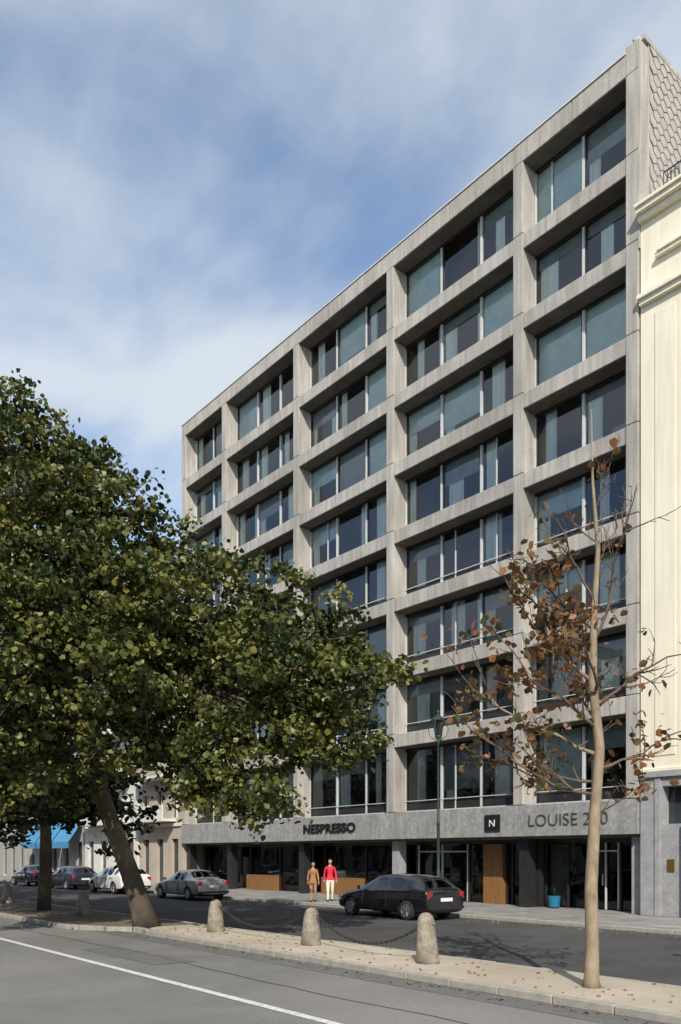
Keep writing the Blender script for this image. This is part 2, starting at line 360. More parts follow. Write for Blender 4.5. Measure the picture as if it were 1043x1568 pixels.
# shopfront
sh=MB('shopfront',[M_dark,M_wood,M_stone,M_alu,M_curt],B); sg=MB('shop_windows',[M_shop],B)
for c in C: sh.box(c-.22,c+.22,.35,.80,0,2.6,2 if c in(C[2],C[0]) else 0)
Y=1.4
sh.box(LX+.1,-.4,Y-.06,Y+.06,2.45,2.6,0)
segs=[(-30.6,-26.4,'g'),(-25.4,-22.4,'w'),(-22.4,-19.4,'g'),(-18.4,-15.2,'w'),(-15.2,-12.4,'g'),(-11.7,-8.6,'d'),(-8.6,-7.75,'g'),(-7.7,-6.6,'W'),(-6.3,-5.3,'g'),(-4.7,-3.7,'c'),(-3.7,-2.75,'g'),(-2.7,-1.5,'d'),(-1.5,-.45,'g')]
for a,b,t in segs:
    sh.box(a-.04,a+.04,Y-.07,Y+.07,.0,2.44,0); sh.box(b-.04,b+.035,Y-.065,Y+.065,.0,2.44,0)
    if t=='w': sh.box(a+.05,b-.05,Y-.35,Y-.08,0.0,.85,1)
    if t=='W': sh.box(a+.05,b-.05,Y-.25,Y+.04,0.0,2.42,1)
    else:
        sg.quad([(a+.04,Y,.04),(b-.04,Y,.04),(b-.04,Y,2.45),(a+.04,Y,2.45)])
    if t=='d':
        m_=(a+b)/2
        for u in (a+.06,m_-.03,b-.12): sh.box(u,u+.06,Y-.05,Y+.05,.02,2.43,3)
        sh.box(a+.12,m_-.03,Y-.05,Y+.05,2.1,2.16,3); sh.box(m_+.03,b-.12,Y-.05,Y+.05,2.1,2.16,3)
        sh.box(m_-.1,m_-.07,Y-.12,Y-.08,.9,1.3,3)
    if t=='c': 
        for k in range(9): sh.box(a+.1+k*.09,a+.16+k*.09,Y+.15,Y+.19,.1,2.4,4)
sh.box(-5.15,-4.6,.9,1.1,0,2.58,0)
sh.done(bevel=.006); sg.done()
it=MB('shop_interior',[M_wallin,M_wood,M_dark,M_carp,M_white],B)
it.box(LX+.3,-.5,5.9,5.98,0,2.58,2); it.box(LX+.3,-.5,1.5,5.9,.003,.012,3)
for k in range(22):
    fx=random.uniform(-30,-1.5); it.box(fx,fx+random.uniform(.4,1.5),random.uniform(3,3.4),random.uniform(3.6,4.2),.012,random.uniform(.8,1.9),random.choice([1,2,2,0,4]))
for k in range(6): it.box(-30+k*5,-29.7+k*5,2.4,2.7,.012,2.58,2)
it.done()
pn=MB('planter_box',[mat('blue_glaze',(.02,.16,.28),None,3,.4),M_leafd]); pn.lathe([(.13,0),(.2,.05),(.24,.4),(.25,.45),(.22,.46)],-3.95,.85,16,0); 
for k in range(60):
    a=random.uniform(0,6.28); r=random.uniform(.05,.3); h=random.uniform(.5,.95); c,s=math.cos(a),math.sin(a)
    pn.quad([(-3.95-.02*s,.85+.02*c,.42),(-3.95+.02*s,.85-.02*c,.42),(-3.95+r*c,.85+r*s,h)],1)
pn.done()
# shingled side wall
sw=MB('shingled_side_wall',[M_slate,M_conc],B)
sw.box(.0,.02,.55,14,14,29.15,1); sw.box(-.42,.06,.25,14,29.05,29.2,1); sw.box(-.02,.025,.0,.54,22,28.9,1)
tw,th=.44,.30
r=0; z=18.0
while z<29.0:
    y=.62+(r%2)*tw/2
    while y<13.4:
        h=th*1.45; k=random.uniform(.0,.008)
        b0=(.055+k)
        sw.quad([(b0,y+tw*.5,z),(b0-.003,y+tw*.97,z+th*.45),(.03,y+tw*.97,z+h),(.03,y+.01,z+h),(b0-.003,y+.01,z+th*.45)],0)
        sw.quad([(b0,y+tw*.5,z),(b0-.003,y+.01,z+th*.45),(.03,y+.01,z+th*.45),(.03,y+tw*.5,z)],0)
        sw.quad([(b0-.003,y+tw*.97,z+th*.45),(b0,y+tw*.5,z),(.03,y+tw*.5,z),(.03,y+tw*.97,z+th*.45)],0)
        y+=tw
    z+=th; r+=1
sw.done()
# signs
def text(name,body,x0,x1,z0,z1,y,m,parent=None,off=0.0,depth=.02):
    cu_=bpy.data.curves.new(name,'FONT'); cu_.body=body; cu_.size=1; cu_.extrude=depth; cu_.offset=off
    o=bpy.data.objects.new(name+'_c',cu_); COL.objects.link(o); bpy.context.view_layer.update()
    dg=bpy.context.evaluated_depsgraph_get(); me=bpy.data.meshes.new_from_object(o.evaluated_get(dg)); bpy.data.objects.remove(o)
    xs=[v.co.x for v in me.vertices]; ys=[v.co.y for v in me.vertices]
    sx=(x1-x0)/(max(xs)-min(xs)); sy=(z1-z0)/(max(ys)-min(ys)); mx_,my_=min(xs),min(ys)
    for v in me.vertices:
        X,Yv,Zv=v.co; v.co=(x0+(X-mx_)*sx, y-Zv, z0+(Yv-my_)*sy)
    me.materials.clear(); me.materials.append(m); me.name=name
    return link(bpy.data.objects.new(name,me),parent)
M_let=mat('black_letters',(.012,.012,.012),None,3,.4)
M_letg=mat('grey_metal_letters',(.09,.09,.10),None,3,.4,metal=.3)
M_wht=mat('white_enamel',(.75,.75,.75),None,3,.4)
s1=empty('shop_sign'); text('letters','NESPRESSO',-18.3,-14.3,3.06,3.5,-.10,M_let,s1,.015,.03)
s3=empty('building_name_sign'); text('letters','LOUISE 240',-4.4,-1.1,3.05,3.47,-.085,M_letg,s3,-.016,.012)
s4=empty('logo_sign'); q=MB('panel',[M_let],s4); q.box(-6.5,-5.75,-.12,-.065,2.9,3.54); q.done(bevel=.01); text('logo','N',-6.25,-5.98,3.08,3.34,-.125,M_wht,s4,.0,.01)
# ------------------------------------------------------------------ neighbour (cream)
Nb=empty('cream_townhouse')
nb=MB('facade',[M_cream,M_stone,M_wdark,M_white,M_roof],Nb)
nb.box(.03,14,.06,12,4.72,22.9,0)
nb.box(.03,.80,.04,.6,0,4.5,1); nb.box(3.2,14,.04,.6,0,4.5,1); nb.box(.80,3.2,.05,.6,0,2.98,1); nb.box(.8,3.2,.05,.6,4.2,4.5,1)
nb.box(.8,3.2,.45,.6,2.98,4.2,2)
nb.box(.03,14,-.05,.6,4.5,4.7,1); nb.box(.03,14,.0,.6,4.7,4.8,0)
nb.box(.55,.75,-.0,.05,0,4.49,1); nb.box(1.5,1.9,-.06,.04,0,2.97,1)
for z,d,h in [(20.0,.10,.18),(20.18,.2,.14),(22.75,.12,.2),(22.95,.28,.16),(23.11,.36,.1)]:
    nb.box(.03+ (0 if d>.11 else .03),14,-d,.3,z,z+h,0)
nb.box(.55,1.25,.035,.06,5.2,19.6,0)
nb.box(.62,3.6,-.1,.055,21.3,21.42,0); nb.box(.7,3.5,-.16,.055,21.42,21.5,0)
for fz in (5.6,10.8,15.8):
    for fx in (1.9,5.4,8.9):
        nb.box(fx,fx+1.5,-.01,.055,fz,fz+3.2,2); 
        nb.box(fx-.2,fx,-.07,.055,fz-.1,fz+3.4,0); nb.box(fx+1.5,fx+1.7,-.07,.055,fz-.1,fz+3.4,0); nb.box(fx-.19,fx+1.69,-.08,.055,fz+3.2,fz+3.42,0); nb.box(fx+.72,fx+.78,-.03,.0,fz,fz+3.2,3); nb.box(fx,fx+1.5,-.03,.0,fz+2.2,fz+2.26,3)
nb.box(.03,14,.6,12,22.9,23.1,4)
nb.done(bevel=.012)
rl=MB('roof_railing',[M_dark],Nb)
for k in range(100):
    x=.8+k*.13; rl.box(x,x+.02,.1,.12,23.2,24.0)
for z in(23.3,24.0): rl.box(.8,13.8,.095,.125,z,z+.035)
for k in range(20):
    x=.85+k*.65; rl.tube([(x+.3+.22*math.cos(t),.08,23.65+.22*math.sin(t)) for t in np.linspace(0,6.28,14)],[.012]*14,5)
rl.done()
pl=MB('name_plaque',[mat('brass',(.35,.22,.06),None,4,.35,metal=.8)],Nb); pl.box(.98,1.22,.02,.05,1.45,1.85); pl.done(bevel=.005)
# ------------------------------------------------------------------ generic buildings
def house(name,x0,x1,yf,dirn,H,fl,bays,m,gf=4.0,balc=False,roof=True,dep=12,awn=None):
    E=empty(name); o=MB('walls',[m,M_wdark,M_white,M_roof,M_dark],E)
    def bx(a,b,c,d,e,f,mi=0): o.box(a,b,yf+dirn*c,yf+dirn*d,e,f,mi)
    bx(x0,x1,.3,dep,0,H-.02)
    bx(x0+.05,x1-.05,.22,.29,.02,H-.05,1)
    fh=(H-gf-.6)/fl; bw=(x1-x0)/bays
    ww=bw*.45
    for b_ in range(bays+1):
        cx=x0+b_*bw; a=max(x0,cx-(bw-ww)/2); c=min(x1,cx+(bw-ww)/2)
        bx(a,c,0,.29,0,H)
    for f in range(fl+1):
        z=0 if f==0 else gf+(f-1)*fh+fh*.72+ 0
        for b_ in range(bays):
            a=x0+b_*bw+(bw-ww)/2+.002; c=a+ww-.004
            if f==0: bx(a,c,.01,.28,3.0,gf+.5)
            else:
                bx(a,c,.01,.28,z+ .15,(gf+f*fh+.45) if f<fl else H-.01)
                bx((a+c)/2-.03,(a+c)/2+.03,.1,.22,gf+(f-1)*fh+.4,z+.15,2)
            bx(a,c,.1,.21,(gf+(f-1)*fh+.5 if f else 0.0),(gf+(f-1)*fh+.56 if f else .1),2)
    bx(x0-.05,x1+.05,-.3,-.002,H-.35,H-.03,0); bx(x0,x1,-.1,-.003,gf,gf+.2,2)
    if roof:
        bx(x0+.2,x1-.2,1.0,dep-1,H,H+1.8,3)
    if balc:
        for f in range(fl):
            z=gf+f*fh+.3; bx(x0+.8,x1-.8,-1.0,-.004,z,z+.16,2); bx(x0+.8,x1-.8,-1.0,-.94,z+.161,z+1.0,0 if f%2 else 2)
    o.done()
    if awn:
        aw=MB('awning',[awn],E); a,c=x0+2,x1-.3
        for k in range(3):
            u0=a+(c-a)*k/3+.1; u1=a+(c-a)*(k+1)/3-.1
            aw.quad([(u0,yf-1.2*dirn,3.0),(u1,yf-1.2*dirn,3.0),(u1,yf-.02*dirn,4.7),(u0,yf-.02*dirn,4.7)]); aw.quad([(u0,yf-1.2*dirn,3.0),(u1,yf-1.2*dirn,3.0),(u1,yf-1.2*dirn,2.5),(u0,yf-1.2*dirn,2.5)])
        aw.done()
    return E
M_blue=mat('blue_canvas',(.05,.2,.40),(.08,.28,.48),3,.8)
M_grey2=mat('grey_render',(.3,.29,.27),(.38,.37,.34),2,.85,.1)
house('apartment_house',-37.3,-31.2,.1,1,15.5,4,3,M_pink,3.8,balc=True)
house('apartment_house',-46.5,-37.35,.0,1,17,4,4,M_white,3.8,balc=True)
house('corner_shop_house',-60,-46.6,.1,1,16,4,5,M_grey2,4.9,awn=M_blue)
house('grey_townhouse',-72,-60.1,.0,1,17,4,5,M_grey2,4.2)
house('stone_townhouse',-90,-72.1,.1,1,20,5,7,M_beige,4.2,balc=True)
house('apartment_block',-150,-90.2,.0,1,19,6,18,M_white,4.2)
house('apartment_block',-300,-150.3,.0,1,17,5,30,M_beige,4.2)
for i,(a,b,h,m) in enumerate([(30,58,22,M_beige),(8,29.9,18,M_white),(-14,7.9,21,M_grey2),(-36,-14.1,17,M_beige),(-62,-36.1,23,M_white),(-95,-62.1,18,M_grey2),(-160,-95.1,20,M_beige)]):
    house('opposite_building',a,b,-46,-1,h,5,max(4,int((b-a)/3.4)),m,4.0)
# ------------------------------------------------------------------ leaves
T6=np.array([(0,-.5,0),(.46,-.12,.10),(.30,.36,.08),(0,.55,-.03),(-.30,.36,.08),(-.46,-.12,.10)])
def leaf_mesh(name,cent,size,m,parent,up=.6,val=None):
    n=len(cent); nrm=rng.normal(size=(n,3)); nrm[:,2]=np.abs(nrm[:,2])*1.0+up; nrm/=np.linalg.norm(nrm,axis=1)[:,None]
    t=rng.normal(size=(n,3)); t-=nrm*(t*nrm).sum(1)[:,None]; t/=np.linalg.norm(t,axis=1)[:,None]; b=np.cross(nrm,t)
    V=cent[:,None,:]+size[:,None,None]*(T6[None,:,0,None]*t[:,None,:]+T6[None,:,1,None]*b[:,None,:]+T6[None,:,2,None]*nrm[:,None,:])
    V=V.reshape(-1,3).astype(np.float32); base=(np.arange(n)*6)[:,None]
    F=np.stack([base+np.array([0,1,2,3]),base+np.array([0,3,4,5])],1).reshape(-1,4)
    me=bpy.data.meshes.new(name); me.vertices.add(len(V)); me.vertices.foreach_set('co',V.ravel())
    me.loops.add(F.size); me.loops.foreach_set('vertex_index',F.ravel().astype(np.int32))
    me.polygons.add(len(F)); me.polygons.foreach_set('loop_start',(np.arange(len(F))*4).astype(np.int32))
    me.update(calc_edges=True); me.materials.append(m)
    at=me.attributes.new('rnd','FLOAT','FACE')
    v=rng.random(n) if val is None else np.clip(val+rng.normal(size=n)*.18,0,1)
    at.data.foreach_set('value',np.repeat(v,2).astype(np.float32))
    return link(bpy.data.objects.new(name,me),parent)
def lobe_leaves(lobes,dens,lsize,clr=.42,per=42):
    P=[];V=[]
    for (c,R) in lobes:
        c=np.array(c); ncl=max(4,int(dens*R**2.2))
        for _ in range(ncl):
            d=rng.normal(size=3); d/=np.linalg.norm(d); rr=R*(rng.random()**.42)*rng.uniform(.85,1.16)
            cc=c+d*rr*np.array([1,1,.9]); k=int(per*rng.uniform(.4,1.3)); cr_=clr*rng.uniform(.6,1.3)
            off=rng.normal(size=(k,3))*cr_*np.array([.62,.62,.36]); P.append(cc+off); V.append(np.full(k,rng.uniform(.05,.85)))
    P=np.concatenate(P); V=np.concatenate(V); return P, lsize*rng.uniform(.6,1.25,len(P)), V
RA=np.array([.6345,.773,0]); FA=np.array([-.773,.6345,0]); TP=np.array([14.56,-24.67,0])
def rw(r,d,z): return TP+RA*r+FA*d+np.array([0,0,z])
def curve_pts(a,b,n,wob,sag=0):
    a=np.array(a,dtype=float);b=np.array(b,dtype=float); L_=np.linalg.norm(b-a); out=[]
    w1=rng.normal(size=3)*wob*L_
    for k in range(n+1):
        t=k/n; out.append(a+(b-a)*t+w1*math.sin(math.pi*t)+np.array([0,0,sag*math.sin(math.pi*t)])+rng.normal(size=3)*.01*L_*(0<k<n))
    return out
Tb=empty('plane_tree')
lob=[(-8.6,22,12.9,1.9),(-7.4,23,12.3,1.6),(-5.95,21,10.8,1.6),(-7.7,20,9.4,2.2),(-5.8,19,7.9,2.0),(-4.8,22,9.9,1.4),(-4.0,20,7.7,1.8),
(-7.0,19,6.4,2.1),(-5.0,18.6,5.8,1.5),(-3.5,20,5.6,1.5),(-1.75,21,8.2,1.25),(-.55,20,7.4,1.2),(-1.85,19,6.3,1.6),(-.2,19,5.9,1.15),(-1.3,19.5,4.8,1.3),(-2.6,19,4.0,1.1),
(-1.5,19,3.3,.75),(.4,19.5,6.3,.75),(-10.2,22,11,2.5),(-10.2,22,7.4,2.5),(-7.6,20,4.6,1.3),(-4.5,21,4.9,1.1),(-8.8,26,10.3,2.5),(-5.6,26,8.2,2.0),(-2.7,25,7.6,1.8),
(.6,19.2,4.9,.5),(1.3,19.2,6.2,.3),(-6.6,22.5,7.6,2.0),(-2.9,21,9.0,.7),(.2,19,4.3,.5),(-10,24,4.7,1.5),(-8.6,21,4.2,1.2),(-5.4,19.2,4.4,.9),(-3.4,19.6,3.8,.85),(-3.9,21,4.1,.9),(-9.2,20.5,3.3,.9),(-7.3,21.5,3.6,.7),(-2.1,19.3,3.2,.6),
(-2.6,20.5,7.0,1.4),(-1.0,21.5,6.4,1.4),(-.4,21,5.2,1.1)]
lobes=[(rw(r,d,z),R) for r,d,z,R in lob]
P,S,V=lobe_leaves(lobes,18,.145,.35,62)
leaf_mesh('foliage',P,S,M_leaf,Tb,.2,V)
print('leaves',len(P))
tr=MB('trunk_and_limbs',[M_bark],Tb)
base=rw(-5.42,22.9,-.05); fork=rw(-7.0,22.3,5.0)
mid=[base,rw(-5.55,22.85,.4),rw(-5.85,22.8,1.4),rw(-6.35,22.6,2.9),fork]
tr.tube(mid,[.42,.31,.26,.235,.22],12)
hubs=[rw(-7.6,21.8,8.2),rw(-5.4,21.2,7.4),rw(-3.6,20.4,6.2),rw(-8.2,22.5,6.8)]
tr.tube(curve_pts(fork,hubs[0],6,.03),np.linspace(.21,.13,7),9); tr.tube(curve_pts(fork,hubs[1],6,.04),np.linspace(.18,.12,7),9)
tr.tube(curve_pts(rw(-6.6,22.5,3.8),hubs[2],7,.03,.3),np.linspace(.14,.09,8),9); tr.tube(curve_pts(fork,hubs[3],5,.05),np.linspace(.18,.1,6),9)
for c,R in lobes:
    h=min(hubs,key=lambda q:np.linalg.norm(q-c)); pts_=curve_pts(h,c,6,.06,.2); tr.tube(pts_,np.linspace(.07,.025,7),6)
    for _ in range(int(4*R)):
        d=rng.normal(size=3); d/=np.linalg.norm(d); tr.tube(curve_pts(pts_[rng.integers(3,7)],c+d*R*.9,4,.08,.1),np.linspace(.025,.007,5),5)
tr.done(smooth=True)
def bgtree(name,x,y,h=11,R=4,m=None,dens=9,lo=.38):
    E=empty(name); lb=[]
    for k in range(13):
        a=rng.uniform(0,6.28); q=R*.62*math.sqrt(rng.random()); zz=rng.uniform(h*lo,h*.86)
        lb.append((np.array([x+q*math.cos(a),y+q*math.sin(a),zz]),R*rng.uniform(.34,.5)))
    P,S,V=lobe_leaves(lb,dens,.26,.5,28); leaf_mesh('foliage',P,S,m or M_leafd,E,.5,V)
    t=MB('trunk_and_limbs',[M_bark],E); fk=np.array([x+rng.uniform(-.3,.3),y,h*.36]); t.tube(curve_pts((x,y,-.1),fk,5,.02),np.linspace(.26,.18,6),9)
    for c,r_ in lb: t.tube(curve_pts(fk,c,5,.06),np.linspace(.11,.03,6),6)
    t.done(smooth=True)
for x,h,R in [(-15,10.5,4.2),(-23,11,4.2),(-31,11,4.2),(-40,12,4.5),(-50,12,4.5),(-62,12,5),(-76,12,5)]:
    bgtree('plane_tree',x,-14.3+random.uniform(-.4,.4),h,R,dens=7 if x>-25 else 4,lo=.28)
bgtree('plane_tree',17,-13.9,11.5,3.9,m=M_leafd,dens=6)
bgtree('plane_tree',25,-13.9,12,4.2,m=M_leafd,dens=4)
# young tree
Ty=empty('young_plane_tree'); yt=MB('trunk_and_branches',[M_bark2,M_twig],Ty)
b0=np.array([7.45,-13.94,0.]); R3=RA; F3=FA
def yp(r,f,z): return b0+R3*r+F3*f+np.array([0,0,z])
trk=[yp(0,0,-.03),yp(0,0,.12),yp(.01,0,.6),yp(.0,.02,1.5),yp(.05,0,2.6),yp(.13,.02,3.6),yp(.02,0,4.6),yp(.05,.05,5.6),yp(.1,0,6.6),yp(.02,0,7.6),yp(.0,0,8.7)]
yt.tube(trk,[.15,.115,.10,.095,.085,.075,.065,.05,.036,.02,.007],12)
def trunk_at(z):
    for a,b in zip(trk[:-1],trk[1:]):
        if a[2]<=z<=b[2]: t=(z-a[2])/(b[2]-a[2]); return a+(b-a)*t
    return trk[-1]
tips=[]
def twig(a,dir_,Ln,r,lvl):
    n=6; pts_=[np.array(a)]; d=np.array(dir_)/np.linalg.norm(dir_)
    for k in range(n):
        d=d+rng.normal(size=3)*.15+np.array([0,0,.05]); d/=np.linalg.norm(d); pts_.append(pts_[-1]+d*Ln/n)
    yt.tube(pts_,np.linspace(r,max(.004,r*.3),n+1),6 if lvl==0 else 4,0 if lvl==0 and r>.03 else 1)
    if lvl<2:
        for k in range(7 if lvl==0 else 3):
            q=pts_[rng.integers(1,n+1)]; nd=d*.8+rng.normal(size=3)*.6+np.array([0,0,.15]); twig(q,nd,Ln*rng.uniform(.3,.5),r*.5,lvl+1)
    tips.append((pts_[-1],lvl)); tips.append((pts_[3],lvl))
br=[(2.9,-1.4,-.1,.25,2.0,.03),(3.3,1.0,.2,.35,1.3,.03),(3.5,-1.6,.3,.5,2.2,.035),(3.9,-1.0,-.5,.8,1.6,.03),(4.2,1.2,-.2,1.0,1.5,.03),(4.6,-1.2,.2,.7,1.9,.032),(4.9,-.8,.4,.9,1.7,.03),(5.2,.9,.1,1.3,1.7,.03),(5.4,-1,.1,1.0,1.3,.024),
(5.8,-.8,-.3,1.0,1.2,.022),(6.3,.6,.3,1.2,1.0,.018),(6.7,-.6,.1,1.0,.8,.014),(7.2,.5,-.1,1.0,.7,.012),(4.0,.3,1,.6,1.5,.028),(4.4,-.2,-1,.7,1.4,.028),(3.1,-.9,.7,.1,1.6,.028),(2.6,.8,-.3,.4,.8,.016)]
for z,r,f,u,Ln,rad in br: twig(trunk_at(z),R3*r+F3*f+np.array([0,0,u]),Ln,rad,0)
yt.done(smooth=True)
P=[];
for p,l in tips:
    rel=p-b0; r_=rel@R3; 
    pr=.32 if (r_<-.2 and rel[2]<6.3) else .15
    if rel[2]>6.2: pr=.05
    if rng.random()<pr:
        k=rng.integers(3,9); P.append(p+rng.normal(size=(k,3))*np.array([.11,.11,.08]))
for (r_,z_,k) in [(-.95,6.3,46),(-.75,6.0,34),(-.8,4.9,34),(-.5,5.1,26),(-1.7,4.0,26),(-1.2,3.9,20),(.9,3.9,22),(-.6,5.6,24)]:
    c=yp(r_,rng.uniform(-.4,.4),z_); P.append(c+rng.normal(size=(k,3))*np.array([.19,.19,.15]))
P=np.concatenate(P); leaf_mesh('foliage',P,.12*rng.uniform(.6,1.25,len(P)),M_leafa,Ty,.1)
# fallen leaves
n=260; X=rng.uniform(-5.5,14,n); Yv=-14.9+rng.random(n)*2; P=np.stack([X,Yv,np.full(n,.012)],1)
n2=260; P2=np.stack([rng.uniform(-20,14,n2),-15.1-np.abs(rng.normal(size=n2))*.2,np.full(n2,-.105)],1)
n3=700; P3=np.stack([rng.uniform(-25,12,n3),-4.3-np.abs(rng.normal(size=n3))*.6,np.full(n3,-.1)],1)
P=np.concatenate([P,P2,P3]); leaf_mesh('fallen_leaves',P,.065*rng.uniform(.5,1.3,len(P)),leafmat('dry_leaves',[(.16,.11,.06),(.25,.17,.09),(.3,.21,.12),(.14,.08,.04)],.1),None,4.0)
# ------------------------------------------------------------------ bollards + chains
def bollard(x,y,h=.88,tilt=(0,0)):
    o=MB('stone_bollard',[M_bol]); r=random.Random(int(x*10))
    o.lathe([(.225,-.05),(.22,.06),(.20,.3),(.175,.6),(.155,h-.14),(.13,h-.06),(.085,h-.01),(.03,h+.01)],0,0,14,0,.08)
    o.tube([(.15,0,h-.2),(.21,0,h-.2)],[.02,.02],8); o.tube([(-.21,0,h-.2),(-.15,0,h-.2)],[.02,.02],8)
    ob=o.done(smooth=True); ob.location=(x,y,0); ob.rotation_euler=(tilt[0],tilt[1],r.uniform(0,.3)); return ob
bollard(3.94,-13.87,.92,(.0,-.06)); bollard(.17,-13.7,.82,(.03,.05)); bollard(-3.85,-13.75,.83,(.02,.03))
bollard(11.6,-13.9,.88,(0,.02)); bollard(-12,-14.0,.8); bollard(-20,-14.0,.8)
def chain(xa,xb,ya,yb,z=.68,sag=.42):
    o=MB('iron_chain',[M_iron]); n=46
    for k in range(n):
        t=(k+.5)/n; x=xa+(xb-xa)*t; y=ya+(yb-ya)*t; zz=z-sag*4*t*(1-t); sl=-sag*4*(1-2*t)/(xb-xa); d=Vector((1,0,sl)).normalized()
        s=Vector((0,1,0)) if k%2 else d.cross(Vector((0,1,0)))
        pts=[Vector((x,y,zz))+d*(.058*math.cos(a))+s*(.026*math.sin(a)) for a in [i*2*math.pi/8 for i in range(9)]]
        o.tube(pts,[.0095]*9,5,0,False)
    o.done(smooth=True)
chain(-3.65,-.03,-13.75,-13.7); chain(.37,3.74,-13.7,-13.87,.66,.45)
# ------------------------------------------------------------------ street lamp
SL=empty('street_lamp',(-5.35,-3.9,0)); o=MB('post',[M_green],SL)
o.lathe([(.15,0),(.15,.12),(.11,.18),(.10,.7),(.12,.74),(.12,.8),(.06,.9),(.05,3.0),(.065,3.04),(.065,3.1),(.045,3.16),(.035,5.85),(.055,5.9),(.055,5.98),(.03,6.04)],0,0,14); o.done(smooth=True)
o=MB('lantern',[M_green,M_wht,M_shop],SL)
H0=.32
for a in range(4):
    t=a*math.pi/2+.4; o.tube([(.04*math.cos(t),.04*math.sin(t),5.65+H0),(.30*math.cos(t),.30*math.sin(t),5.8+H0),(.37*math.cos(t),.37*math.sin(t),6.05+H0),(.25*math.cos(t),.25*math.sin(t),6.35+H0)],[.014]*4,6)
o.lathe([(.10,5.74+H0),(.12,5.8+H0),(.10,5.84+H0)],0,0,12,0); o.lathe([(.10,5.84+H0),(.22,6.35+H0)],0,0,8,2); o.lathe([(.04,5.85+H0),(.05,6.1+H0),(.02,6.25+H0)],0,0,10,1)
o.lathe([(.26,6.35+H0),(.27,6.38+H0),(.16,6.48+H0),(.05,6.56+H0),(.03,6.6+H0),(.04,6.65+H0),(.01,6.74+H0)],0,0,12,0); o.done()
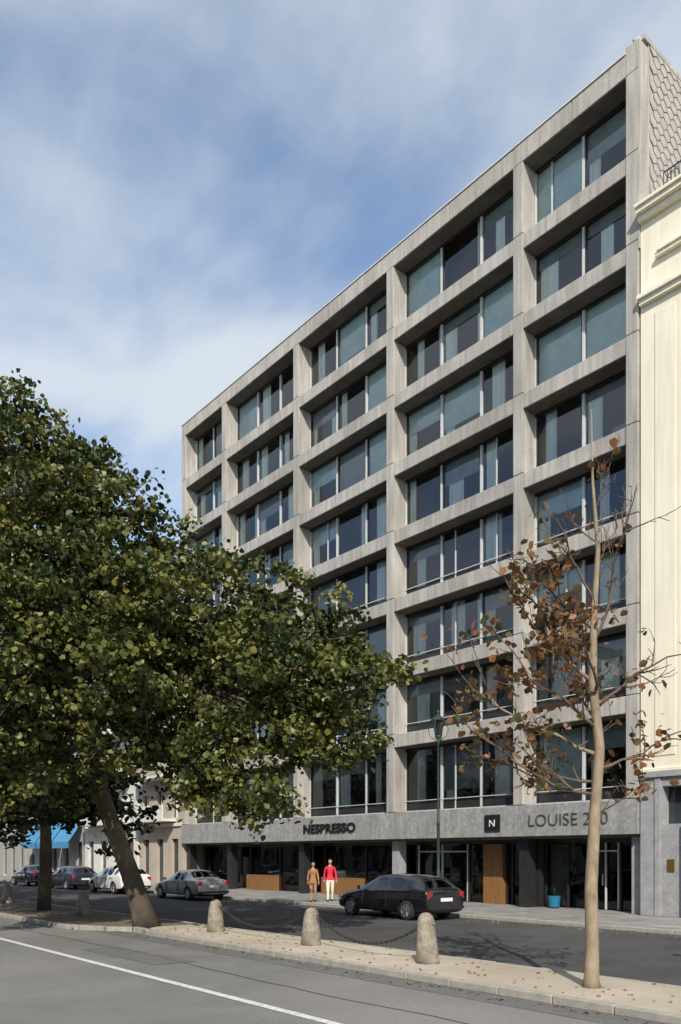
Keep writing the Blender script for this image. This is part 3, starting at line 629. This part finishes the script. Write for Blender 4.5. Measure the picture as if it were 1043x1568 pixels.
# ------------------------------------------------------------------ cars
M_tyre=mat('tyre',(.015,.015,.015),(.025,.025,.025),8,.85); M_rim=mat('alloy',(.5,.5,.52),None,4,.3,metal=.9)
M_red=mat('tail_lamp_red',(.35,.01,.01),None,4,.15,coat=.6); M_trim=mat('black_plastic',(.02,.02,.02),None,4,.6)
M_lamp=mat('headlamp',(.6,.6,.6),None,4,.1,coat=1)
def car(name,loc,paint,kind='hatch',scale=1,rz=0):
    E=empty(name,loc,rz); E.scale=(scale,)*3
    if kind=='hatch':
        st=[(-2.22,.60,.30,.52,.50,.58,.60),(-2.16,.76,.24,.60,.62,.66,.68),(-1.95,.85,.22,.69,.70,.76,.79),(-1.5,.89,.2,.79,.74,.87,.90),(-1.02,.90,.2,.87,.74,.95,.98),
            (-.92,.90,.2,.88,.73,1.0,1.03),(-.28,.90,.2,.90,.60,1.34,1.38),(-.20,.90,.2,.90,.60,1.36,1.40),(.38,.90,.2,.92,.60,1.40,1.44),(.46,.90,.2,.92,.60,1.40,1.44),(1.18,.90,.2,.95,.59,1.38,1.42),(1.26,.9,.2,.95,.59,1.375,1.415),
            (1.68,.89,.2,.98,.57,1.31,1.35),(1.76,.885,.2,.985,.57,1.28,1.31),(2.08,.87,.22,.98,.66,1.02,1.03),(2.18,.85,.24,.90,.68,.95,.96),(2.24,.80,.3,.66,.66,.70,.71)]
        side=[(7,8),(9,10),(11,12)]; wind=[(5,6)]; rear=[(13,14)]
    else:
        st=[(-2.22,.60,.30,.52,.50,.58,.60),(-2.16,.76,.24,.60,.62,.66,.68),(-1.95,.85,.22,.69,.70,.76,.79),(-1.5,.88,.2,.78,.74,.85,.88),(-.95,.89,.2,.85,.74,.92,.95),
            (-.85,.89,.2,.86,.73,.96,.99),(-.15,.89,.2,.89,.60,1.34,1.37),(-.07,.89,.2,.89,.60,1.36,1.39),(.42,.89,.2,.91,.60,1.38,1.42),(.5,.89,.2,.91,.60,1.38,1.42),(1.0,.89,.2,.93,.58,1.33,1.37),(1.06,.89,.2,.93,.58,1.31,1.35),
            (1.55,.88,.2,.94,.66,1.05,1.07),(1.65,.88,.2,.94,.70,1.0,1.02),(2.05,.86,.22,.92,.72,.97,.99),(2.17,.83,.24,.85,.70,.9,.92),(2.24,.78,.3,.62,.66,.68,.7)]
        side=[(7,8),(9,10)]; wind=[(5,6)]; rear=[(11,12)]
    V=[];F=[];I=[]
    def ring(s):
        x,w,zb,be,rw_,rz_,tz=s
        h=[(0,zb),(w*.8,zb),(w*.96,zb+.09),(w,zb+(be-zb)*.5),(w*.985,be-.07),(w*.955,be),(rw_+.02,rz_-.03),(rw_*.93,rz_),(rw_*.5,tz),(0,tz+.005)]
        return [(x,a,b) for a,b in h]+[(x,-a,b) for a,b in h[-2:0:-1]]
    n=len(ring(st[0]))
    for s in st: V+=ring(s)
    for k in range(len(st)-1):
        for j in range(n):
            j2=(j+1)%n; F.append((k*n+j,(k+1)*n+j,(k+1)*n+j2,k*n+j2)); mi=0
            strip=j if j<9 else n-1-j
            if (k,k+1) in side and strip==5: mi=1
            if (k,k+1) in wind+rear and strip in (6,7,8): mi=1
            if strip in (0,1) : mi=2
            I.append(mi)
    F.append(tuple(range(n))); I.append(0); F.append(tuple((len(st)-1)*n+j for j in range(n))[::-1]); I.append(0)
    me=bpy.data.meshes.new('body'); me.from_pydata(V,[],F)
    for m in (paint,M_carglass,M_trim): me.materials.append(m)
    me.polygons.foreach_set('material_index',I)
    bm=bmesh.new(); bm.from_mesh(me); bmesh.ops.recalc_face_normals(bm,faces=bm.faces); 
    cl=bm.edges.layers.float.new('crease_edge')
    for e in bm.edges:
        ms={f.material_index for f in e.link_faces}
        if len(ms)>1: e[cl]=.55
    bm.to_mesh(me); bm.free()
    ob=bpy.data.objects.new('body',me); COL.objects.link(ob); sm=ob.modifiers.new('s','SUBSURF'); sm.levels=2; sm.render_levels=2
    cuts=[]; wx=(-1.38,1.32)
    for x in wx:
        for sgn in(-1,1):
            bm=bmesh.new(); bmesh.ops.create_cone(bm,cap_ends=True,segments=28,radius1=.37,radius2=.37,depth=.5,matrix=Matrix.Translation((x,sgn*.83,.31))@Matrix.Rotation(math.pi/2,4,'X'))
            cm=bpy.data.meshes.new('cut'); bm.to_mesh(cm); bm.free()
            for m in (paint,M_carglass,M_trim): cm.materials.append(m)
            for p in cm.polygons: p.material_index=2
            c_=bpy.data.objects.new('cut',cm); COL.objects.link(c_); cuts.append(c_)
            b_=ob.modifiers.new('b','BOOLEAN'); b_.operation='DIFFERENCE'; b_.object=c_; b_.solver='EXACT'
    bpy.context.view_layer.update(); dg=bpy.context.evaluated_depsgraph_get()
    me2=bpy.data.meshes.new_from_object(ob.evaluated_get(dg)); 
    for c_ in cuts: bpy.data.objects.remove(c_)
    bpy.data.objects.remove(ob); me2.name='body'
    body=link(bpy.data.objects.new('body',me2),E)
    me2.polygons.foreach_set('use_smooth',[True]*len(me2.polygons))
    try:
        me2.set_sharp_from_angle(angle=math.radians(38))
    except Exception: pass
    for x in wx:
        for sgn in(-1,1):
            wm_=MB('wheel',[M_tyre,M_rim,M_trim],E)
            prof=[(.20,-.10),(.29,-.105),(.315,-.08),(.32,0),(.315,.08),(.29,.105),(.20,.10)]
            wm_.lathe(prof,0,0,28,0); wm_.lathe([(.205,.085),(.2,.115),(.19,.118),(.185,.103)],0,0,24,1)
            wm_.lathe([(.05,.10),(.045,.125)],0,0,12,1)
            for k in range(5):
                t=k*2*math.pi/5; c,s=math.cos(t),math.sin(t); p=[(.03*c+.03*s,.03*s-.03*c),(.19*c+.022*s,.19*s-.022*c),(.19*c-.022*s,.19*s+.022*c),(.03*c-.03*s,.03*s+.03*c)]
                prism(wm_,p,.095,.121,1)
            wo=wm_.done(); wo.location=(x,sgn*.78,.31); wo.rotation_euler=(-sgn*math.pi/2,0,0)
            for p in wo.data.polygons: p.use_smooth=len(p.vertices)==4 and p.material_index==0
    d=MB('details',[M_red,M_wht,M_trim,M_lamp,paint],E)
    for s_ in(-1,1):
        d.box(2.08,2.215,s_*.60,s_*.80,.70,.90,0); d.box(-2.17,-2.0,s_*.50,s_*.72,.56,.66,3)
        d.box(-.80,-.66,s_*.90,s_*1.06,.92,1.04,4); d.box(.0,.18,s_*.885,s_*.915,.80,.825,2); d.box(.95,1.13,s_*.885,s_*.915,.82,.845,2)
        for xx in (-.72,.42,1.22): d.box(xx,xx+.008,s_*.880,s_*.908,.35,.86,2)
    d.box(2.215,2.25,-.26,.26,.60,.71,1); d.box(2.20,2.262,-.78,.78,.36,.44,2); d.box(-2.25,-2.19,-.26,.26,.40,.50,1); d.box(-2.225,-2.15,-.5,.5,.50,.56,2)
    d.box(2.10,2.13,-.3,.05,.985,1.0,2)
    d.done(bevel=.012)
    return E
P_black=mat('black_car_paint',(.008,.008,.010),None,3,.25,coat=1); P_silver=mat('silver_car_paint',(.38,.39,.40),None,3,.35,metal=.6,coat=1); P_grey=mat('white_car_paint',(.72,.72,.70),None,3,.35,coat=1)
P_blue=mat('dark_blue_car_paint',(.015,.02,.04),None,3,.3,coat=1)
car('parked_car',(-5.75,-5.5,-.118),P_black,'hatch',1.03)
car('parked_car',(-20.2,-5.45,-.118),P_silver,'sedan',1)
car('parked_car',(-28.2,-5.5,-.118),P_grey,'hatch',1.04)
car('parked_car',(-35.0,-5.5,-.118),P_blue,'hatch',1)
car('parked_car',(-42.0,-5.5,-.118),P_black,'sedan',1)
# ------------------------------------------------------------------ people
M_skin=mat('skin',(.45,.27,.19),(.5,.31,.22),8,.55); M_hair=mat('dark_hair',(.03,.02,.012),(.05,.03,.02),20,.6); M_shoe=mat('shoes',(.04,.03,.025),None,4,.5); M_eye=mat('eyes',(.02,.02,.02),None,4,.3)
M_lips=mat('lips',(.35,.12,.1),None,4,.5)
def person(name,loc,rz,top,legs,h=1.7,stride=.16,hem=.82,hairlen=0,fem=False):
    E=empty(name,loc,rz); sc=h/1.75; E.scale=(sc,)*3
    sw=.16 if fem else .18
    vs_=[((0,0,.96),(.145,.105)),((0,0,1.12),(.125,.095)),((0,.0,1.30),(.155,.105)),((0,-.01,1.43),(.10,.075)),((0,-.005,1.52),(.055,.055)),((0,.0,1.58),(.05,.05))]
    ed=[(0,1),(1,2),(2,3),(3,4),(4,5)]
    for s in(-1,1):
        b=len(vs_); sy=s*stride
        vs_+= [((s*sw,-.01,1.40),(.065,.065)),((s*(sw+.06),-.02-sy*.25,1.13),(.048,.048)),((s*(sw+.07),.07-sy*.7,.90),(.03,.03))]
        ed+=[(3,b),(b,b+1),(b+1,b+2)]
        b=len(vs_)
        vs_+= [((s*.095,0,.86),(.095,.10)),((s*.10,.05+sy*.6,.50),(.066,.068)),((s*.10,-.02+sy*1.1,.10),(.042,.045)),((s*.11,.06+sy*1.1,.05),(.042,.035)),((s*.12,.16+sy*1.1,.04),(.035,.028))]
        ed+=[(0,b),(b,b+1),(b+1,b+2),(b+2,b+3),(b+3,b+4)]
    me=bpy.data.meshes.new('sk'); me.from_pydata([v for v,_ in vs_],ed,[])
    bm=bmesh.new(); bm.from_mesh(me); bm.verts.layers.skin.verify(); bm.to_mesh(me); bm.free(); sv=me.skin_vertices[0].data
    ob=bpy.data.objects.new('sk',me); COL.objects.link(ob)
    ob.modifiers.new('skin','SKIN')
    for i,(_,r) in enumerate(vs_): sv[i].radius=r; sv[i].use_root=(i==0)
    ss_=ob.modifiers.new('ss','SUBSURF'); ss_.levels=2; ss_.render_levels=2
    bpy.context.view_layer.update(); dg=bpy.context.evaluated_depsgraph_get(); m2=bpy.data.meshes.new_from_object(ob.evaluated_get(dg)); bpy.data.objects.remove(ob)
    m2.materials.clear()
    for m in(top,legs,M_skin,M_shoe): m2.materials.append(m)
    for v in m2.vertices:
        if hem-.02<v.co.z<1.0 and abs(v.co.x)<.22: v.co.y*=1.12; v.co.x*=1.04
    for p in m2.polygons:
        z=p.center.z; x=abs(p.center.x); p.use_smooth=True
        p.material_index = 2 if (z>1.49 or (x>sw+.02 and z<.93 and z>.85)) else 3 if z<.095 else 1 if (z<hem or (z<hem+.03 and x<.2)) else 0
    m2.name='body'; link(bpy.data.objects.new('body',m2),E)
    bm=bmesh.new(); bmesh.ops.create_uvsphere(bm,u_segments=24,v_segments=18,radius=1)
    for v in bm.verts:
        x,y,z=v.co; v.co=(x*.075*(1-.18*max(0,-z)),y*.095+.01,z*.118+1.665)
        if y>.6 and abs(x)<.3 and -.35<z<.1: v.co.y+=.022*(1-abs(x)/.3)
        if z<-.5 and y>.2: v.co.y+=.012
    hm=bpy.data.meshes.new('head'); bm.to_mesh(hm); bm.free(); hm.materials.append(M_skin)
    for p in hm.polygons: p.use_smooth=True
    link(bpy.data.objects.new('head',hm),E)
    bm=bmesh.new(); bmesh.ops.create_uvsphere(bm,u_segments=24,v_segments=18,radius=1)
    for v in bm.verts: x,y,z=v.co; v.co=(x*.085,y*.105-.004,z*.126+1.672)
    dl=[v for v in bm.verts if (v.co.y>.035 and v.co.z<1.725) or v.co.z<1.60-(.0)]
    bmesh.ops.delete(bm,geom=dl,context='VERTS')
    if hairlen:
        for v in bm.verts:
            if v.co.z<1.66 and v.co.y<.03: v.co.z-=hairlen*(1.66-v.co.z)/.06; v.co.y-=.01
    am=bpy.data.meshes.new('hair'); bm.to_mesh(am); bm.free(); am.materials.append(M_hair)
    for p in am.polygons: p.use_smooth=True
    ho=link(bpy.data.objects.new('hair',am),E); so_=ho.modifiers.new('t','SOLIDIFY'); so_.thickness=.008
    f=MB('face_and_hands',[M_eye,M_lips,M_skin],E)
    for s in(-1,1):
        f.lathe([(.004,1.668),(.010,1.672),(.010,1.678),(.004,1.682)],s*.03,.098,8,0)
        f.tube([(s*.072,-.005,1.645),(s*.082,-.008,1.665),(s*.08,-.008,1.69)],[.008,.012,.008],6,2)
        sy=s*stride; wx_,wy,wz=s*(sw+.07),.07-sy*.7,.90
        f.tube([(wx_,wy,wz+.01),(wx_,wy+.008,wz-.04),(wx_,wy+.012,wz-.09)],[.026,.036,.032],8,2)
        for k,ln in enumerate((.062,.075,.08,.07)):
            oy=(-.03+.02*k); f.tube([(wx_,wy+.012+oy,wz-.08),(wx_-s*.006,wy+.014+oy,wz-.08-ln*.55),(wx_-s*.02,wy+.014+oy,wz-.08-ln)],[.0095,.0085,.006],6,2)
        f.tube([(wx_,wy+.035,wz-.035),(wx_-s*.008,wy+.06,wz-.07),(wx_-s*.014,wy+.062,wz-.10)],[.012,.010,.007],6,2)
    f.box(-.024,.024,.098,.104,1.613,1.622,1)
    f.done(smooth=True)
    return E
T_tan=mat('tan_coat',(.32,.15,.06),(.40,.2,.09),8,.85); T_rust=mat('rust_trousers',(.35,.2,.12),(.4,.24,.15),8,.85); T_red=mat('red_jacket',(.55,.015,.04),(.65,.02,.06),8,.7); T_wh=mat('cream_trousers',(.7,.64,.55),(.75,.7,.6),8,.85)
person('woman_walking',(-12.75,-3.75,0),math.radians(-120),T_tan,T_rust,1.66,.12,.72,.10,True)
person('man_walking',(-12.6,-2.95,0),math.radians(-125),T_red,T_wh,1.78,.14,.86)
print('done')
